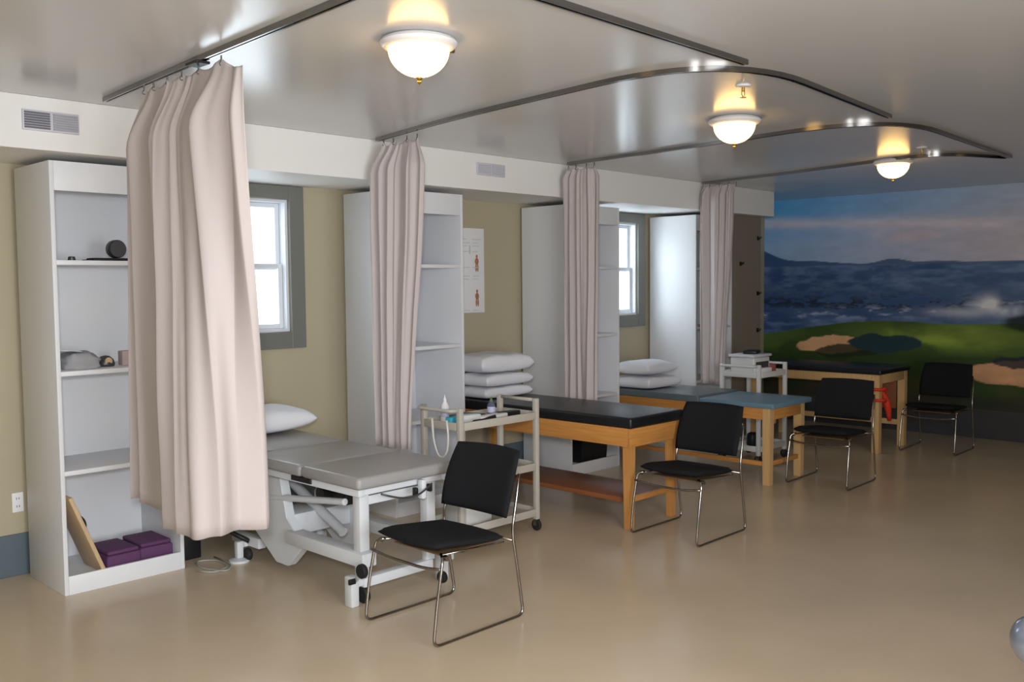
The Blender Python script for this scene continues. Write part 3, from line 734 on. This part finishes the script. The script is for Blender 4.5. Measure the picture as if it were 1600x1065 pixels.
b = nb(); box(b, .36, .38, .0, .03, .52, .565, .006); box(b, .455, .475, .0, .03, .53, .57, .006); obj('side_clamp', b, m_black, t, smooth=True)
b = nb(); tube(b, [(.13+.33*s, -.01-.03*math.sin(s*PI), .575-.04*math.sin(s*PI)) for s in np.linspace(0, 1, 12)], .005, 8); obj('side_cable', b, m_gunmetal, t, smooth='all')
b = nb(); tube(b, fillet([(-.02, 1.4, .35), (.02, 1.3, .18), (.10, 1.2, .12)], .05, 4), .014, 8); obj('hose', b, m_black, t, smooth='all')
# black control box and power cord on the floor under the first curtain
b = nb(); box(b, 2.50, 2.67, 5.12, 5.40, 0.20, .25, .01); box(b, 2.52, 2.65, 5.15, 5.18, 0, .199, .006); box(b, 2.52, 2.65, 5.34, 5.37, 0, .199, .006); small('step_stool', b, m_black, 'black step seen under the hem of the nearest curtain', 'step stool')
b = nb(); pts = [(2.49, 4.90, .006), (2.54, 4.80, .006), (2.66, 4.84, .006), (2.68, 5.02, .006), (2.58, 5.09, .006), (2.53, 4.95, .006), (2.60, 4.76, .006), (2.69, 4.86, .006), (2.695, 5.08, .006)]
tube(b, fillet(pts, .12, 6), .005, 6); small('power_cord', b, mat('grey_cord', S(170, 170, 165), .5), 'pale grey power cord coiled on the floor under the nearest curtain', 'cord', smooth='all')

# ------------------------------------------------------------------ utility carts
def cart(x, y, w, d, m, label, zs=(.11, .42, .76), top=.865, low=True):
    t = thing('utility_cart', label, 'cart', (x, y, 0), group='three-shelf utility carts')
    P = .034
    for px in (0, w-P):
        for py in (0, d-P): rb('post', m, t, px, px+P, py, py+P, .075, top, .006)
    for z in zs:
        b = nb(); box(b, .004, w-.004, .004, d-.004, z-.012, z, .003)
        for (a0, a1, c0, c1) in ((.036, w-.036, -.002, .012), (.036, w-.036, d-.012, d+.002), (-.002, .012, .036, d-.036), (w-.012, w+.002, .036, d-.036)):
            box(b, a0, a1, c0, c1, z-.02, z+.028, .003)
        obj('tray', b, m, t, smooth=True)
    b = nb(); tube(b, fillet([(.017, .03, top-.012), (-.05, .03, top-.012), (-.05, d-.03, top-.012), (.017, d-.03, top-.012)], .03, 5), .011, 8); obj('handle', b, m, t, smooth='all')
    b = nb(); tube(b, [(w-.017, .03, top-.012), (w-.017, d-.03, top-.012)], .011, 8); obj('guard_rail', b, m, t, smooth='all')
    for px in (P/2, w-P/2):
        for py in (P/2, d-P/2):
            b = nb(); lathe(b, [(.006, -.011), (.034, -.011), (.038, -.006), (.038, .006), (.034, .011), (.006, .011)], c=(px, py, .038), n=24, axis='X')
            cs = obj('caster', b, m_rubber, t, smooth=True)
            b = nb(); box(b, px-.018, px-.013, py-.014, py+.014, .035, .0745, .001); box(b, px+.013, px+.018, py-.014, py+.014, .035, .0745, .001); obj('fork', b, m_chrome, cs)
    return t
cart(3.75, 4.07, .70, .36, m_cartgrey, 'beige-grey three-shelf cart with a white bottle on top, between grey bed and black table', zs=(.12, .42, .75))
ZT = .7505
def bottle(x, y, z, r, h, m, mc, label, name='bottle'):
    t = thing(name, label, 'bottle', (x, y, z))
    b = nb(); lathe(b, [(.001, 0), (r, 0), (r*1.02, .01), (r, h*.6), (r*.55, h*.72), (r*.4, h*.76), (.001, h*.76)], n=20); obj('bottle_body', b, m, t, smooth=True)
    b = nb(); lathe(b, [(.001, h*.762), (r*.45, h*.762), (r*.4, h*.85), (r*.18, h*.9), (r*.12, h), (.001, h)], n=16); obj('cap', b, mc, t, smooth=True)
    b = nb(); lathe(b, [(r*1.03, h*.2), (r*1.035, h*.21), (r*1.035, h*.48), (r*1.03, h*.5)], n=20); obj('bottle_label', b, mat('pale_violet_label', S(196, 196, 224), .5), t, smooth=True)
bottle(3.865, 4.33, ZT, .027, .17, m_paper, m_paper, 'white squeeze bottle standing at the left of the cart top')
b = nb(); box(b, -.05, .05, -.025, .025, 0, .052, .004); small('tissue_box', b, m_cyan, 'small bright cyan box beside the white bottle on the cart', 'box', (3.815, 4.19, ZT))
bottle(4.24, 4.30, ZT, .026, .125, m_mark, m_green, 'small dark jar with a green cap on the near cart')
b = nb(); box(b, -.15, .15, -.05, .05, 0, .02, .006); box(b, -.12, .06, -.04, .05, .0202, .034, .005, rot=Matrix.Rotation(.1, 3, 'Z')); small('instrument_tray', b, m_gunmetal, 'dark flat instrument tray at the back of the near cart', 'tray', (4.05, 4.35, ZT), rz=.1)
b = nb(); box(b, -.12, .12, -.04, .04, 0, .03, .006, rot=Matrix.Rotation(.15, 3, 'Z')); small('towel_packet', b, m_paper, 'long white packet lying on the near cart', 'packet', (4.145, 4.20, ZT+.0))
b = nb(); box(b, -.07, .07, -.03, .03, 0, .05, .008, rot=Matrix.Rotation(-.1, 3, 'Z')); small('wipes_pack', b, m_cartwhite, 'short white pack between the cyan box and the long packet on the cart', 'pack', (3.96, 4.21, ZT))
b = nb(); tube(b, fillet([(3.93, 4.14, ZT+.012), (4.0, 4.125, ZT+.014), (4.06, 4.14, ZT+.02), (4.1, 4.12, ZT+.03)], .02, 3), .012, 8); small('probe', b, m_black, 'black handheld probe at the front edge of the near cart', 'probe', smooth='all')
b = nb(); box(b, -.10, .10, -.03, .03, 0, .03, .006); small('remote_unit', b, m_black, 'black oblong device at the right end of the near cart top', 'device', (4.315, 4.235, ZT))
b = nb(); tube(b, fillet([(3.69, 4.12, .80), (3.685, 4.10, .70), (3.69, 4.12, .60), (3.70, 4.20, .56), (3.69, 4.24, .66), (3.69, 4.25, .80)], .05, 4), .007, 8); small('coiled_hose', b, m_cartwhite, 'white looped hose hanging from the handle of the near cart', 'hose', smooth='all')
b = nb(); box(b, -.11, .11, -.10, .10, 0, .14, .01); small('storage_box', b, m_cartwhite, 'white box on the bottom shelf of the near cart', 'box', (3.98, 4.25, .1205))
b = nb(); box(b, -.03, .03, -.03, .03, 0, .16, .01); small('carton', b, m_rubber, 'dark upright carton on the middle shelf of the near cart', 'carton', (4.12, 4.24, .4205))

cart(7.35, 4.12, .50, .40, m_cartwhite, 'white three-shelf cart stacked with devices, beyond the blue-topped table', zs=(.13, .45, .78), top=.875)
ZT2 = .7805
t = thing('therapy_device', 'white therapy device with a dark panel, standing on the far cart', 'device', (7.56, 4.34, ZT2))
rb('housing', m_cartwhite, t, -.13, .15, -.12, .12, 0, .15, .015, seg=3)
b = nb(); box(b, -.10, .12, -.123, -.1205, .03, .11, .001); obj('control_panel', b, m_gunmetal, t)
rb('lid', m_lilac, t, -.15, .17, -.13, .13, .151, .175, .008)
b = nb(); box(b, -.10, .09, -.06, .06, 0, .03, .008); small('handset', b, m_black, 'dark handset lying on the lid of the white therapy device', 'handset', (7.60, 4.34, ZT2+.1755), rz=.3)
b = nb(); box(b, -.05, .05, -.03, .03, 0, .075, .006); small('glove_box', b, mat('faded_red', S(170, 90, 80), .6), 'small faded red box at the right end of the far cart', 'box', (7.775, 4.25, ZT2))
b = nb(); box(b, -.12, .10, -.03, .03, 0, .06, .006); small('towel_stack', b, m_paper, 'white folded towel at the front of the far cart', 'towel', (7.52, 4.18, ZT2))
for x, y, z, lb in ((7.47, 4.28, .4505, 'dark jar on the middle shelf of the far cart'), (7.55, 4.30, .1305, 'dark jar on the bottom shelf of the far cart')):
    b = nb(); lathe(b, [(.001, 0), (.05, 0), (.055, .02), (.05, .10), (.03, .115), (.001, .115)], n=20); small('jar', b, m_black, lb, 'jar', (x, y, z), group='dark jars on the far cart')

# ------------------------------------------------------------------ wall things
t = thing('wall_chart', 'white anatomy chart with small reddish figures on the tan wall', 'chart', (5.22, YW, 1.37))
rb('sheet', m_paper, t, -.23, .23, -.006, -.0005, 0, .69, .001)
b = nb()
def fig(b, x, z, s):
    for (dx, dz, rx, rz_) in ((0, .055, .010, .014), (0, .018, .020, .026), (-.008, -.03, .008, .03), (.010, -.03, .008, .03)):
        t2 = bmesh.new(); bmesh.ops.create_circle(t2, cap_ends=True, segments=20, radius=1)
        for v in t2.verts: v.co = Vector((x+dx*s+v.co.x*rx*s, -.0068, z+dz*s+v.co.y*rz_*s))
        bmesh.ops.reverse_faces(t2, faces=t2.faces[:]); merge(b, t2)
for zc in (.40, .115):
    for xc in (-.14, .145): fig(b, xc, zc, 1.1)
obj('figures', b, m_flesh, t)
b = nb()
for zc in (.60, .57, .545, .50, .37, .30, .275, .02):
    for xc in (-.12, .02, .145): box(b, xc-.05, xc+.03+.02*math.sin(zc*90+xc*30), -.0072, -.0064, zc-.003, zc+.003)
box(b, .06, .075, -.0072, -.0064, .48, .55); obj('printing', b, m_lilac, t)
for i, (x, z) in enumerate(((8.97, 2.06), (8.62, 1.79), (8.97, 1.48), (8.97, 1.09))):
    lb = ['topmost small dark hook on the taupe wall by the mural', 'small dark hook left of the row on the taupe wall by the mural', 'middle hook of the right-hand row on the taupe wall', 'lowest small dark hook on the taupe wall by the mural'][i]
    tt = thing('wall_hook', lb, 'hook', (x, 5.06, z), group='dark wall hooks')
    rb('hook_plate', m_black, tt, -.022, .022, -.008, -.0005, -.022, .022, .003)
    b = nb(); tube(b, fillet([(0, -.008, .0), (0, -.035, -.004), (0, -.04, .018)], .01, 3), .005, 8); obj('hook_arm', b, m_black, tt, smooth='all')
t = thing('wall_socket', 'white wall socket low on the tan wall left of the nearest shelf unit', 'socket', (1.795, YW, .41))
rb('socket_plate', m_paper, t, -.03, .03, -.007, -.0005, -.055, .055, .003)
b = nb()
for dz in (-.022, .022): box(b, -.008, -.005, -.0085, -.0072, dz-.006, dz+.006); box(b, .005, .008, -.0085, -.0072, dz-.006, dz+.006)
obj('socket_slots', b, m_gunmetal, t)

# ------------------------------------------------------------------ the machine whose rounded end shows at the lower right corner
t = thing('exercise_machine', 'rounded blue-grey end of an exercise machine at the lower right corner', 'exercise machine', (2.918, .762, 0))
b = nb(); prof = [(max(.001, .07*math.sin(a)), -.06*math.cos(a)) for a in np.linspace(0, PI/2, 10)]+[(.07, .10), (.062, .7), (.001, .7)]
lathe(b, prof, n=28, axis='X'); 
for v in b.verts: v.co = Matrix.Rotation(-.9, 3, 'Z') @ v.co + Vector((0, 0, .57))
obj('end_cap', b, m_bluegrey, t, smooth='all')
b = nb(); tube(b, [(.04, -.03, 0.02), (.04, -.03, .52)], .022, 14); tube(b, [(.40, -.48, 0.02), (.40, -.48, .52)], .022, 14); obj('post', b, m_palegreen, t, smooth='all')
b = nb(); box(b, -.02, .10, -.09, .03, 0, .02, .006); box(b, .34, .46, -.54, -.42, 0, .02, .006); obj('foot', b, m_rubber, t, smooth=True)
